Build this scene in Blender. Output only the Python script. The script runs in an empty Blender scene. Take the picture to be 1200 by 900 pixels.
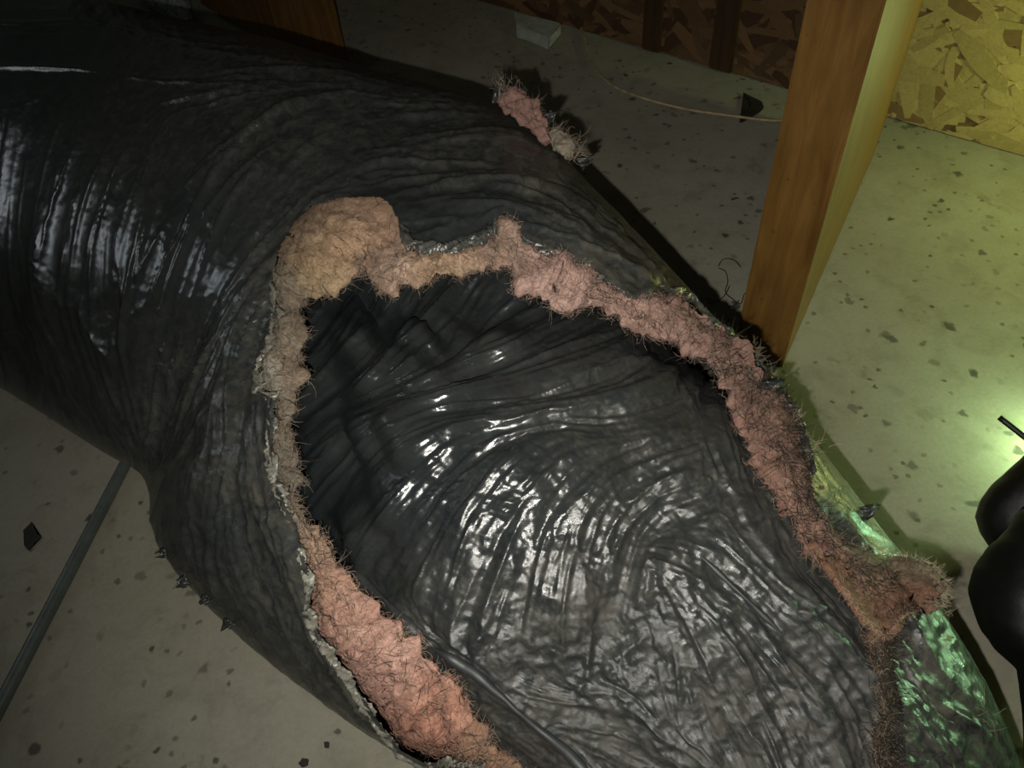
import bpy, math, random
import numpy as np
from mathutils import Matrix, Vector

random.seed(7)
rng = np.random.default_rng(11)
SC = bpy.context.scene
COL = SC.collection

# ------------------------------------------------------------------ camera
F = 900.0                       # focal length in pixels of a 1200 x 900 frame
CAM_H = 1.0
nad = np.array([(684 - 600) / F, -(1247 - 450) / F, -1.0])     # where plumb lines converge
nad /= np.linalg.norm(nad)
up_c = -nad                                            # world +Z in camera coordinates
fw_c = np.array([0, 0, -1.0]); fw_c -= fw_c.dot(up_c) * up_c; fw_c /= np.linalg.norm(fw_c)   # world +Y
rt_c = np.cross(fw_c, up_c)                            # world +X
R = np.array([rt_c, fw_c, up_c])                       # camera -> world
CAM = np.array([0, 0, CAM_H])
cd = bpy.data.cameras.new('camera'); cam = bpy.data.objects.new('camera', cd); COL.objects.link(cam)
M4 = Matrix.Identity(4)
for i in range(3):
    for j in range(3): M4[i][j] = R[i, j]
M4.translation = Vector(CAM)
cam.matrix_world = M4
cd.sensor_width = 36; cd.lens = 36 * F / 1200; cd.clip_start = 0.01
SC.camera = cam

# ------------------------------------------------------------------ light and exposure
SC.view_settings.view_transform = 'Standard'; SC.view_settings.look = 'None'
SC.view_settings.gamma = 1.0; SC.view_settings.exposure = 0.0
w = bpy.data.worlds.new('world'); SC.world = w; w.use_nodes = True
w.node_tree.nodes['Background'].inputs[0].default_value = (0.55, 0.62, 0.5, 1)
w.node_tree.nodes['Background'].inputs[1].default_value = 0.032

def cam_point(x, y, z): return CAM + R @ np.array([x, y, z])
def add_light(name, typ, loc, energy, color, target=None, **kw):
    l = bpy.data.lights.new(name, typ); l.energy = energy; l.color = color
    for k, v in kw.items(): setattr(l, k, v)
    o = bpy.data.objects.new(name, l); COL.objects.link(o); o.location = Vector(loc)
    if target is not None:
        o.rotation_euler = (Vector(target) - Vector(loc)).to_track_quat('-Z', 'Y').to_euler()
    return o
def ray(px, py):
    d = R @ np.array([(px - 600) / F, -(py - 450) / F, -1.0]); return d / np.linalg.norm(d)
def at(px, py, z=0.0):          # a pixel's ray met with a level plane
    d = ray(px, py); return CAM + d * ((z - CAM_H) / d[2])
def at_d(px, py, dist): return CAM + ray(px, py) * dist
# the phone's own lamp, beside the lens
add_light('phone_flash', 'SPOT', cam_point(-0.022, -0.034, 0.0), 30, (1.0, 0.97, 0.88), at(690, 470), shadow_soft_size=0.004,
          spot_size=math.radians(104), spot_blend=1.0)
# green-white work light standing on the floor behind the black bags
LAMP = at(1290, 497, 0.09)
add_light('work_light_glow', 'POINT', LAMP, 5.0, (0.62, 1.0, 0.45), shadow_soft_size=0.02)
FILL_WALL = at(1352, 262) + np.array([0, 0, .28])
add_light('wall_fill_light', 'POINT', FILL_WALL, 6.0, (0.78, 1.0, 0.34), shadow_soft_size=0.03)  # added unseen fill light that brightens the wall and the post's side

# added green fill spot outside the frame, brightening the duct's near flank
FILL_FLANK = at(1560, 560) + np.array([0, 0, .48])
add_light('flank_fill_light', 'SPOT', FILL_FLANK, 26, (0.50, 1.0, 0.47), at(1130, 830, .25), shadow_soft_size=0.01, spot_size=math.radians(34), spot_blend=.6)
# added cool strip fill, unseen at the far left, for highlights on the film
FILL_LEFT = (-1.72, 1.18, 0.92)
add_light('left_fill_light', 'AREA', FILL_LEFT, 1.05, (0.86, 0.95, 1.0), (-0.2, 0.7, 0.3), shape='RECTANGLE', size=0.10, size_y=0.75)

# ------------------------------------------------------------------ helpers
def props(o, label=None, cat=None, group=None, kind=None):
    if label: o['label'] = label
    if cat: o['category'] = cat
    if group: o['group'] = group
    if kind: o['kind'] = kind
    return o
def mesh_obj(name, V, Fc, mat, parent=None, smooth=True, col=None):
    me = bpy.data.meshes.new(name)
    V = np.asarray(V, dtype=np.float32); Fc = np.asarray(Fc, dtype=np.int32)
    k = Fc.shape[1]
    me.vertices.add(len(V)); me.vertices.foreach_set('co', V.ravel())
    me.loops.add(Fc.size); me.loops.foreach_set('vertex_index', Fc.ravel())
    me.polygons.add(len(Fc))
    me.polygons.foreach_set('loop_start', np.arange(0, Fc.size, k, dtype=np.int32))
    me.polygons.foreach_set('loop_total', np.full(len(Fc), k, dtype=np.int32))
    me.polygons.foreach_set('use_smooth', np.full(len(Fc), smooth, dtype=bool))
    me.update(calc_edges=True); me.validate()
    if col is not None:
        a = me.color_attributes.new('tint', 'FLOAT_COLOR', 'POINT')
        c = np.ones((len(V), 4), dtype=np.float32); c[:, :3] = col
        a.data.foreach_set('color', c.ravel())
    me.materials.append(mat)
    o = bpy.data.objects.new(name, me); COL.objects.link(o)
    if parent: o.parent = parent
    return o
def grid_faces(nr, nc, closed=False):
    i = np.arange(nr - 1)[:, None]; j = np.arange(nc if closed else nc - 1)[None, :]
    j2 = (j + 1) % nc
    return np.stack([i * nc + j, i * nc + j2, (i + 1) * nc + j2, (i + 1) * nc + j], -1).reshape(-1, 4)
def compact(V, Fc, extra=None):
    used = np.zeros(len(V), bool); used[Fc.ravel()] = True
    idx = np.cumsum(used) - 1
    return V[used], idx[Fc], (extra[used] if extra is not None else None)
def empty(name, loc):
    o = bpy.data.objects.new(name, None); COL.objects.link(o); o.location = Vector(loc)
    bpy.context.view_layer.update(); return o
def tube_mesh(pts, rad, n=8, caps=True):
    pts = np.asarray(pts, float); m = len(pts)
    rad = np.broadcast_to(np.asarray(rad, float), (m,))
    T = np.gradient(pts, axis=0); T /= np.linalg.norm(T, axis=1)[:, None] + 1e-12
    a = np.array([0, 0, 1.0]) if abs(T[0, 2]) < .9 else np.array([1.0, 0, 0])
    N = np.cross(T, a); N /= np.linalg.norm(N, axis=1)[:, None]; B = np.cross(T, N)
    th = np.linspace(0, 2 * math.pi, n, endpoint=False)
    V = pts[:, None] + rad[:, None, None] * (np.cos(th)[None, :, None] * N[:, None] + np.sin(th)[None, :, None] * B[:, None])
    V = V.reshape(-1, 3); Fc = grid_faces(m, n, True)
    if caps:
        V = np.vstack([V, pts[:1], pts[-1:]]); a0 = len(V) - 2; a1 = len(V) - 1
        j = np.arange(n); j2 = (j + 1) % n
        c0 = np.stack([j2, j, np.full(n, a0), np.full(n, a0)], 1); c1 = np.stack([(m - 1) * n + j, (m - 1) * n + j2, np.full(n, a1), np.full(n, a1)], 1)
        tri = np.vstack([c0, c1])
        return V, Fc, tri[:, :3]
    return V, Fc, np.zeros((0, 3), int)
def build_mixed(name, V, polys, mat, parent=None, smooth=True):
    me = bpy.data.meshes.new(name); me.from_pydata([tuple(map(float, v)) for v in V], [], [tuple(map(int, p)) for p in polys])
    me.update(); me.materials.append(mat)
    if smooth: me.polygons.foreach_set('use_smooth', [True] * len(me.polygons))
    o = bpy.data.objects.new(name, me); COL.objects.link(o)
    if parent: o.parent = parent
    return o
def tube_obj(name, pts, rad, mat, parent=None, n=10):
    V, q, t = tube_mesh(pts, rad, n)
    return build_mixed(name, V, [tuple(a) for a in q] + [tuple(a) for a in t], mat, parent)
def catmull(P, n):
    P = np.asarray(P, float); m = len(P)
    Q = np.vstack([2 * P[0] - P[1], P, 2 * P[-1] - P[-2]])
    t = np.linspace(0, m - 1 - 1e-6, n); i = t.astype(int); f = (t - i)[:, None]
    a, b, c, d = Q[i], Q[i + 1], Q[i + 2], Q[i + 3]
    return .5 * ((2 * b) + (-a + c) * f + (2 * a - 5 * b + 4 * c - d) * f ** 2 + (-a + 3 * b - 3 * c + d) * f ** 3)
def proj(P):
    q = (P - CAM) @ R           # world -> camera
    return 600 + F * q[..., 0] / -q[..., 2], 450 - F * q[..., 1] / -q[..., 2]
def inside(poly, x, y):
    poly = np.asarray(poly, float); r = np.zeros(x.shape, bool); n = len(poly)
    for i in range(n):
        x1, y1 = poly[i]; x2, y2 = poly[(i + 1) % n]
        if y1 == y2: continue
        c = ((y1 > y) != (y2 > y)) & (x < (x2 - x1) * (y - y1) / (y2 - y1) + x1)
        r ^= c
    return r
def resample(P, step, closed=False):
    P = np.asarray(P, float)
    if closed: P = np.vstack([P, P[:1]])
    d = np.r_[0, np.cumsum(np.linalg.norm(np.diff(P, axis=0), axis=1))]
    n = max(2, int(d[-1] / step)); s = np.linspace(0, d[-1], n, endpoint=not closed)
    return np.stack([np.interp(s, d, P[:, k]) for k in range(P.shape[1])], 1)

# ------------------------------------------------------------------ materials
def new_mat(name):
    m = bpy.data.materials.new(name); m.use_nodes = True
    nt = m.node_tree; return m, nt, nt.nodes['Principled BSDF']
def nd(nt, typ, **kw):
    n = nt.nodes.new(typ)
    for k, v in kw.items():
        if k.startswith('i_'): n.inputs[k[2:].replace('_', ' ')].default_value = v
        else: setattr(n, k, v)
    return n
def ramp(nt, fac, stops):
    r = nt.nodes.new('ShaderNodeValToRGB'); e = r.color_ramp.elements
    while len(e) < len(stops): e.new(0.5)
    for k, (p, c) in enumerate(stops):
        e[k].position = p; e[k].color = (*c, 1) if len(c) == 3 else c
    nt.links.new(fac, r.inputs[0]); return r.outputs[0]
def noise(nt, scale, detail=4, rough=.55, vec=None, dist=0.0):
    n = nd(nt, 'ShaderNodeTexNoise'); n.inputs['Scale'].default_value = scale; n.inputs['Detail'].default_value = detail
    n.inputs['Roughness'].default_value = rough; n.inputs['Distortion'].default_value = dist
    if vec: nt.links.new(vec, n.inputs['Vector'])
    return n.outputs['Fac']
def objco(nt, scale=(1, 1, 1), rot=(0, 0, 0)):
    t = nd(nt, 'ShaderNodeTexCoord'); mp = nd(nt, 'ShaderNodeMapping')
    mp.inputs['Scale'].default_value = scale; mp.inputs['Rotation'].default_value = rot
    nt.links.new(t.outputs['Object'], mp.inputs['Vector']); return mp.outputs['Vector']
def mix(nt, fac, a, b, mode='MIX'):
    m = nd(nt, 'ShaderNodeMix', data_type='RGBA', blend_type=mode)
    for s, v in ((m.inputs[0], fac), (m.inputs[6], a), (m.inputs[7], b)):
        if isinstance(v, (float, int)): s.default_value = v
        elif isinstance(v, tuple): s.default_value = (*v, 1)
        else: nt.links.new(v, s)
    return m.outputs[2]
def bump(nt, h, strength, dist, prev=None):
    b = nd(nt, 'ShaderNodeBump'); b.inputs['Strength'].default_value = strength; b.inputs['Distance'].default_value = dist
    nt.links.new(h, b.inputs['Height'])
    if prev: nt.links.new(prev, b.inputs['Normal'])
    return b.outputs['Normal']

def film_mat(name, c1, c2, dust, r0, r1, dust_amt=.5, crinkle=.35):
    m, nt, p = new_mat(name); v = objco(nt); L = nt.links
    n1 = noise(nt, 9, 6, .6, v); n2 = noise(nt, 55, 5, .7, v, 1.2); n3 = noise(nt, 420, 3, .7, v)
    base = mix(nt, ramp(nt, n1, [(.35, (0, 0, 0)), (.65, (1, 1, 1))]), c1, c2)
    at_ = nd(nt, 'ShaderNodeAttribute', attribute_name='tint')
    sep = nd(nt, 'ShaderNodeSeparateColor'); L.new(at_.outputs['Color'], sep.inputs[0])
    dm = nd(nt, 'ShaderNodeMath', operation='MULTIPLY'); L.new(ramp(nt, n2, [(.38, (.12, .12, .12)), (.72, (1, 1, 1))]), dm.inputs[0]); L.new(sep.outputs[0], dm.inputs[1])
    base = mix(nt, dm.outputs[0], base, dust)
    # specks of lint
    sp = ramp(nt, n3, [(.70, (0, 0, 0)), (.78, (1, 1, 1))])
    sm = nd(nt, 'ShaderNodeMath', operation='MULTIPLY'); L.new(sp, sm.inputs[0]); sm.inputs[1].default_value = dust_amt
    base = mix(nt, sm.outputs[0], base, (.16, .15, .12))
    L.new(base, p.inputs['Base Color'])
    rr = nd(nt, 'ShaderNodeMapRange'); L.new(dm.outputs[0], rr.inputs[0]); rr.inputs[3].default_value = r0; rr.inputs[4].default_value = r1
    ra = nd(nt, 'ShaderNodeMath', operation='ADD', use_clamp=True); L.new(rr.outputs[0], ra.inputs[0]); L.new(sep.outputs[2], ra.inputs[1]); L.new(ra.outputs[0], p.inputs['Roughness'])
    vo = nd(nt, 'ShaderNodeTexVoronoi', feature='F1'); vo.inputs['Scale'].default_value = 95
    L.new(v, vo.inputs['Vector'])
    b = bump(nt, noise(nt, 130, 6, .75, v, .8), crinkle, .0035)
    b2 = bump(nt, vo.outputs['Distance'], crinkle * .5, .002, b)
    for nn in [q_ for q_ in nt.nodes if q_.type == 'BUMP']:
        k_ = nd(nt, 'ShaderNodeMath', operation='MULTIPLY'); L.new(sep.outputs[1], k_.inputs[0]); k_.inputs[1].default_value = nn.inputs['Strength'].default_value; L.new(k_.outputs[0], nn.inputs['Strength'])
    b = b2; L.new(b, p.inputs['Normal']); p.inputs['Specular IOR Level'].default_value = .6
    return m
M_SHEATH = film_mat('black_polyethylene_film', (.013, .016, .018), (.022, .026, .028), (.075, .070, .055), .19, .45, .5, .30)
M_CORE = film_mat('inner_black_film', (.012, .015, .017), (.022, .025, .025), (.046, .043, .035), .19, .66, .2, .22)

m, nt, p = new_mat('glass_wool'); v = objco(nt)
a_ = nd(nt, 'ShaderNodeAttribute', attribute_name='tint')
n1 = noise(nt, 40, 7, .7, v, 1.0); n2 = noise(nt, 260, 5, .75, v, .6)
c = mix(nt, ramp(nt, n1, [(.3, (.55, .50, .48)), (.7, (1.15, 1.1, 1.05))]), (0, 0, 0), (1, 1, 1))
c = mix(nt, 1.0, a_.outputs['Color'], ramp(nt, n1, [(.28, (.60, .53, .50)), (.7, (1.0, 1.0, 1.0))]), 'MULTIPLY')
c = mix(nt, 1.0, c, ramp(nt, n2, [(.3, (.68, .66, .62)), (.62, (1, 1, 1))]), 'MULTIPLY')
nt.links.new(c, p.inputs['Base Color']); p.inputs['Roughness'].default_value = .92
p.inputs['Specular IOR Level'].default_value = .15
nt.links.new(bump(nt, n2, .7, .004, bump(nt, n1, .8, .008)), p.inputs['Normal'])
M_WOOL = m

def plain(name, col, rough=.6, nscale=60, var=.35, bstr=.2, metallic=0.0):
    m, nt, p = new_mat(name); v = objco(nt); n = noise(nt, nscale, 6, .65, v)
    lo = tuple(x * (1 - var) for x in col); hi = tuple(min(1, x * (1 + var)) for x in col)
    nt.links.new(ramp(nt, n, [(.3, lo), (.7, hi)]), p.inputs['Base Color'])
    p.inputs['Roughness'].default_value = rough; p.inputs['Metallic'].default_value = metallic
    nt.links.new(bump(nt, n, bstr, .002), p.inputs['Normal']); return m
M_FIBRE = plain('pale_glass_fibre', (.30, .23, .17), .6)
M_DARKFIBRE = plain('sooty_fibre', (.022, .016, .012), .6)
M_RIM = plain('frayed_clear_film', (.15, .145, .12), .28, 90, .5, .6)
M_RIM2 = plain('frayed_dark_film', (.055, .055, .048), .25, 90, .5, .6)
M_PIPE = plain('dull_grey_conduit', (.13, .15, .14), .45, 30, .25, .1, .4)
M_BAG = plain('black_bag_plastic', (.0022, .0025, .0023), .55, 40, .4, .5)
M_ROD = plain('black_rod', (.012, .014, .012), .5)
M_CABLE = plain('tan_cable', (.42, .33, .20), .5)
M_SCRAP = plain('dark_scrap', (.022, .020, .014), .7)
M_FOIL = plain('grey_folded_card', (.42, .44, .39), .6, 40, .25, .4)
M_GREYWOOL = plain('grey_wool', (.30, .32, .33), .95, 120, .6, 1.0)
M_LAMPBODY = plain('lamp_housing', (.02, .02, .02), .5)
m, nt, p = new_mat('lamp_lens'); p.inputs['Emission Color'].default_value = (.7, 1, .55, 1); p.inputs['Emission Strength'].default_value = 12; M_LENS = m

# concrete
m, nt, p = new_mat('stained_concrete'); v = objco(nt); L = nt.links
n1 = noise(nt, 2.3, 7, .6, v); n2 = noise(nt, 14, 8, .65, v, .4); n3 = noise(nt, 170, 4, .7, v)
c = ramp(nt, n1, [(.3, (.31, .285, .215)), (.5, (.365, .345, .275)), (.72, (.42, .40, .335))])
c = mix(nt, .75, c, ramp(nt, n2, [(.25, (.62, .60, .55)), (.5, (.95, .95, .93)), (.75, (1, 1, 1))]), 'MULTIPLY')
c = mix(nt, .5, c, ramp(nt, n3, [(.3, (.7, .7, .7)), (.7, (1, 1, 1))]), 'MULTIPLY')
def spots(scale, rad, keep, seedoff):
    vv = nd(nt, 'ShaderNodeVectorMath', operation='ADD'); L.new(v, vv.inputs[0]); vv.inputs[1].default_value = (seedoff, seedoff * .7, 0)
    # ragged outline
    nn = nd(nt, 'ShaderNodeTexNoise'); nn.inputs['Scale'].default_value = scale * 2.5; nn.inputs['Detail'].default_value = 3; L.new(v, nn.inputs['Vector'])
    ns = nd(nt, 'ShaderNodeVectorMath', operation='SCALE'); L.new(nn.outputs['Color'], ns.inputs[0]); ns.inputs['Scale'].default_value = .55 / scale
    v2 = nd(nt, 'ShaderNodeVectorMath', operation='ADD'); L.new(vv.outputs[0], v2.inputs[0]); L.new(ns.outputs[0], v2.inputs[1])
    vo = nd(nt, 'ShaderNodeTexVoronoi', feature='F1', voronoi_dimensions='2D'); vo.inputs['Scale'].default_value = scale; L.new(v2.outputs[0], vo.inputs['Vector'])
    sc = nd(nt, 'ShaderNodeSeparateColor'); L.new(vo.outputs['Color'], sc.inputs[0])
    g = nd(nt, 'ShaderNodeMath', operation='GREATER_THAN'); L.new(sc.outputs[0], g.inputs[0]); g.inputs[1].default_value = keep
    mr = nd(nt, 'ShaderNodeMapRange'); L.new(vo.outputs['Distance'], mr.inputs[0]); mr.inputs[1].default_value = rad; mr.inputs[2].default_value = rad * .55
    rr = nd(nt, 'ShaderNodeMath', operation='MULTIPLY'); L.new(mr.outputs[0], rr.inputs[0]); L.new(g.outputs[0], rr.inputs[1])
    r2 = nd(nt, 'ShaderNodeMath', operation='MULTIPLY'); L.new(rr.outputs[0], r2.inputs[0]); L.new(sc.outputs[1], r2.inputs[1])
    return r2.outputs[0]
for args, a in (((24, .22, .80, 3.1), (.07, .068, .05)), ((52, .26, .84, 9.7), (.09, .08, .055)), ((9, .11, .85, 5.3), (.06, .06, .045))):
    c = mix(nt, spots(*args), c, a)
patch = ramp(nt, noise(nt, 5.5, 9, .72, v, .6), [(.60, (0, 0, 0)), (.70, (.75, .75, .75))])
c = mix(nt, patch, c, (.17, .15, .10))
L.new(c, p.inputs['Base Color']); p.inputs['Roughness'].default_value = .72
L.new(bump(nt, n3, .25, .002, bump(nt, n2, .2, .006)), p.inputs['Normal'])
M_FLOOR = m

def wood(name, dark, light, axis_scale):
    m, nt, p = new_mat(name); v = objco(nt, axis_scale); v2 = objco(nt)
    n = noise(nt, 9, 8, .6, v, .6); n2 = noise(nt, 12, 5, .6, v2)
    c = ramp(nt, n, [(.3, dark), (.5, tuple((a + b) / 2 for a, b in zip(dark, light))), (.68, light)])
    c = mix(nt, .5, c, ramp(nt, n2, [(.3, (.6, .58, .5)), (.65, (1, 1, 1))]), 'MULTIPLY')
    sp = ramp(nt, noise(nt, 75, 3, .6, v2), [(.68, (0, 0, 0)), (.76, (.8, .8, .8))])
    c = mix(nt, sp, c, (.06, .035, .012))
    nt.links.new(c, p.inputs['Base Color']); p.inputs['Roughness'].default_value = .55
    nt.links.new(bump(nt, n, .35, .002), p.inputs['Normal']); return m
M_WOOD = wood('weathered_orange_timber', (.145, .066, .012), (.26, .135, .032), (6, 6, .7))
M_WOOD2 = wood('old_brown_timber', (.13, .06, .014), (.26, .13, .035), (6, 6, .7))
M_STRIP = wood('dark_brown_batten', (.035, .018, .008), (.07, .035, .014), (6, 6, .7))

m, nt, p = new_mat('wood_strands'); a_ = nd(nt, 'ShaderNodeAttribute', attribute_name='tint'); v = objco(nt, (1, 1, 1))
nt.links.new(mix(nt, .6, a_.outputs['Color'], ramp(nt, noise(nt, 120, 5, .6, v, 1.5), [(.3, (.6, .55, .45)), (.65, (1, 1, 1))]), 'MULTIPLY'), p.inputs['Base Color'])
p.inputs['Roughness'].default_value = .5; M_OSB = m
M_OSBBACK = plain('strand_board_ground', (.16, .10, .04), .7)

# ------------------------------------------------------------------ setting: floor and strand-board wall
fl = 4.0
n = 61; g = np.linspace(-fl, fl, n); X, Y = np.meshgrid(g, g)
Z = .0015 * np.sin(X * 3.1) * np.cos(Y * 2.3) - .0015
fo = mesh_obj('floor', np.stack([X, Y, Z], -1).reshape(-1, 3), grid_faces(n, n), M_FLOOR)
props(fo, 'stained grey concrete floor', None, kind='structure')

WA, WB = at(560, 0), at(1200, 182)
wd = (WB - WA); wd[2] = 0; wd /= np.linalg.norm(wd)
wn = np.array([wd[1], -wd[0], 0.0])
if wn.dot(CAM - WA) < 0: wn = -wn
W0 = WA - wd * 2.2; WL = 5.2; WH = 2.4
def wallp(s, z, d): return W0 + wd * s + np.array([0, 0, z]) + wn * d
V = [wallp(s, z, d) for d in (-.012, 0) for s, z in ((0, 0), (WL, 0), (WL, WH), (0, WH))]
wall = build_mixed('wall_back', V, [(3, 2, 1, 0), (4, 5, 6, 7), (0, 1, 5, 4), (1, 2, 6, 5), (2, 3, 7, 6), (3, 0, 4, 7)], M_OSBBACK, smooth=False)
props(wall, 'strand board wall behind the duct', None, kind='structure')
# strands: thin flat flakes lying on each other
VV, FF, CC = [], [], []
sA = (WA - W0).dot(wd)
def flake(s, z, ln, wdt, ang, d, colr):
    k = 6; base = len(VV)
    ts = np.linspace(-.5, .5, 4)
    ca, sa = math.cos(ang), math.sin(ang)
    top, bot = [], []
    bend = random.uniform(-.08, .08) * ln
    for t in ts:
        ww = wdt * (.5 if abs(t) < .4 else random.uniform(.15, .42))
        for sg, lst in ((1, top), (-1, bot)):
            x = t * ln; y = sg * ww + bend * (1 - 4 * t * t) + random.uniform(-.06, .06) * wdt
            lst.append((s + x * ca - y * sa, max(.001, z + x * sa + y * ca), d + random.uniform(0, .0006)))
    loop = top + bot[::-1]
    for q in loop: VV.append(wallp(*q)); CC.append(colr)
    for q in loop: VV.append(wallp(q[0], q[1], 0.0)); CC.append(colr)
    for a, b, c2, d2 in ((0, 1, 6, 7), (1, 2, 5, 6), (2, 3, 4, 5)): FF.append((base + a, base + d2, base + c2, base + b))
    for a in range(8): b = (a + 1) % 8; FF.append((base + a, base + b, base + 8 + b, base + 8 + a))
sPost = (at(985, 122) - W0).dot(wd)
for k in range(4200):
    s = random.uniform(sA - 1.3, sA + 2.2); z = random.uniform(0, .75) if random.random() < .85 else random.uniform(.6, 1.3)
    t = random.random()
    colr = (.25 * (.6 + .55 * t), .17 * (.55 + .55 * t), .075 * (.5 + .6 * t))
    if s < sPost:          # left of the post: reddish strands, darkened for the weak light there
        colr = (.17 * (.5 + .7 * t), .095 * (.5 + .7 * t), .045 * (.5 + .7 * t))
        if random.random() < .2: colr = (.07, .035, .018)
    else:                  # right of it: same board paled, lamp brightness put into the colour
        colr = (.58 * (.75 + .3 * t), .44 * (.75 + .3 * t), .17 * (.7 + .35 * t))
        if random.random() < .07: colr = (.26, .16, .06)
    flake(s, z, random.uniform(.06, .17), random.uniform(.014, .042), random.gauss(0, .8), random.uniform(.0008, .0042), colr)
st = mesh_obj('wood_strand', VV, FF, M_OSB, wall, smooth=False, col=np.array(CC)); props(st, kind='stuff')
# dark battens on the wall
def box_obj(name, corners, h, mat, parent=None, z0=0.0, lean=None, bev=.003):
    c = [np.array(q, float) for q in corners]; k = len(c)
    import bmesh
    bm = bmesh.new(); vs = []
    nz = 14
    off = np.zeros(3) if lean is None else np.array(lean)
    for i in range(nz + 1):
        t = i / nz
        vs.append([bm.verts.new(Vector(q + off * t) + Vector((0, 0, z0 + h * t - q[2])) ) for q in c])
    for i in range(nz):
        for j in range(k): bm.faces.new((vs[i][j], vs[i][(j + 1) % k], vs[i + 1][(j + 1) % k], vs[i + 1][j]))
    bm.faces.new(vs[0][::-1]); bm.faces.new(vs[-1])
    bmesh.ops.recalc_face_normals(bm, faces=bm.faces)
    ed = [e for e in bm.edges if len(e.link_faces) == 2 and e.calc_face_angle() > .8]
    bmesh.ops.bevel(bm, geom=ed, offset=bev, segments=2, affect='EDGES')
    me = bpy.data.meshes.new(name); bm.to_mesh(me); bm.free(); me.materials.append(mat)
    o = bpy.data.objects.new(name, me); COL.objects.link(o)
    if parent: o.parent = parent
    return o
def wall_hit(px, py):
    d = ray(px, py); t = (W0 - CAM).dot(wn) / d.dot(wn); return CAM + d * t
for (pa, pb, py, lab) in ((755, 776, 57, 'narrow dark batten on the strand board wall above the folded card'), (833, 860, 79, 'wider dark batten on the strand board wall nearest the leaning timber')):
    s0 = (wall_hit(pa, py) - W0).dot(wd); s1 = (wall_hit(pb, py) - W0).dot(wd)
    b = box_obj('batten', [wallp(s0, 0, .004), wallp(s1, 0, .004), wallp(s1, 0, .016), wallp(s0, 0, .016)], 1.2, M_STRIP, z0=.002)
    props(b, lab, 'batten', 'dark battens on the back wall')

# ------------------------------------------------------------------ timbers
A = at(915, 435); B = at(861, 402); C = at(1026, 176)
D = C + (B - A)
t1 = box_obj('timber_post', [A, C, D, B], 1.6, M_WOOD, bev=.004)
props(t1, 'orange-brown upright timber post standing right of the duct, its far face lit yellow-green', 'post')
A = at(334, 66); B = at(414, 88); C = at(236, 8)
t2 = box_obj('timber_post', [A, B, B + (C - A), C], 1.6, M_WOOD2, bev=.012)
props(t2, 'dark brown timber post behind the far top left of the duct', 'post')

# ------------------------------------------------------------------ the duct: shape from its two outlines, resting on the floor
PAIRS = [((-330, -115), (-420, 215)), ((-150, -68), (-250, 305)), ((0, -30), (-130, 377)), ((110, -2), (-60, 420)), ((300, 42), (40, 480)), ((430, 82), (120, 530)), ((520, 105), (160, 553)),
         ((590, 128), (172, 578)), ((640, 160), (176, 612)), ((690, 215), (196, 656)), ((770, 298), (262, 728)),
         ((860, 398), (350, 800)), ((960, 520), (450, 872)), ((1055, 650), (548, 930)), ((1130, 755), (650, 1010)),
         ((1180, 850), (740, 1110)), ((1215, 960), (850, 1220)), ((1235, 1090), (960, 1340))]
PU = catmull([p_[0] for p_ in PAIRS], 400); PL = catmull([p_[1] for p_ in PAIRS], 400)
cc, rr_, e1s, e2s = [], [], [], []
for (ux, uy), (lx, ly) in zip(PU, PL):
    u = ray(ux, uy); l = ray(lx, ly); m_ = u + l; m_ /= np.linalg.norm(m_)
    al = .5 * math.acos(min(1, u.dot(l)))
    d = CAM_H / (math.sin(al) * .86 - m_[2])
    cc.append(CAM + m_ * d); rr_.append(d * math.sin(al)); e1s.append(-m_)
    e2 = u - l; e2 -= e2.dot(m_) * m_; e2s.append(e2 / np.linalg.norm(e2))
cc, rr_, e1s, e2s = map(np.array, (cc, rr_, e1s, e2s))
print('DUCT radii', rr_[::50], 'centre', cc[::80])
sl = np.r_[0, np.cumsum(np.linalg.norm(np.diff(cc, axis=0), axis=1))]; print('length', sl[-1])
def spine(s):
    f = lambda A_: np.stack([np.interp(s, sl, A_[:, k]) for k in range(3)], 1)
    return f(cc), np.interp(s, sl, rr_), f(e1s), f(e2s)
def tube_base(s, th, kfac=None):
    c, r, a, b = spine(s)
    a = a / np.linalg.norm(a, axis=1)[:, None]; b = b / np.linalg.norm(b, axis=1)[:, None]
    P = c[:, None] + r[:, None, None] * (np.cos(th)[None, :, None] * a[:, None] + np.sin(th)[None, :, None] * b[:, None])
    return P, c

# image-plane field of fold directions -> stretched noise that follows them (the folds are real relief)
GX0, GY0, GX1, GY1 = -420, -260, 1460, 1180
def blur_noise(w_, h_, sig, r):
    z = r.standard_normal((h_, w_)); fy = np.fft.fftfreq(h_)[:, None]; fx = np.fft.rfftfreq(w_)[None, :]
    g_ = np.exp(-2 * (math.pi * sig) ** 2 * (fx ** 2 + fy ** 2))
    z = np.fft.irfft2(np.fft.rfft2(z) * g_, s=(h_, w_)); return (z / z.std()).astype(np.float32)
def dir_field(strokes, step=12):
    gx, gy = np.meshgrid(np.arange(GX0, GX1 + step, step, dtype=float), np.arange(GY0, GY1 + step, step, dtype=float))
    cs = np.zeros_like(gx); sn = np.zeros_like(gx)
    for st_ in strokes:
        P = resample(st_, 22)
        mid = (P[1:] + P[:-1]) / 2; dd = P[1:] - P[:-1]; an = 2 * np.arctan2(dd[:, 1], dd[:, 0])
        for (mx, my), a in zip(mid, an):
            w_ = 1 / ((gx - mx) ** 2 + (gy - my) ** 2 + 80) ** 1.6
            cs += w_ * math.cos(a); sn += w_ * math.sin(a)
    ang = .5 * np.arctan2(sn, cs)
    return ang, step
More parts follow.
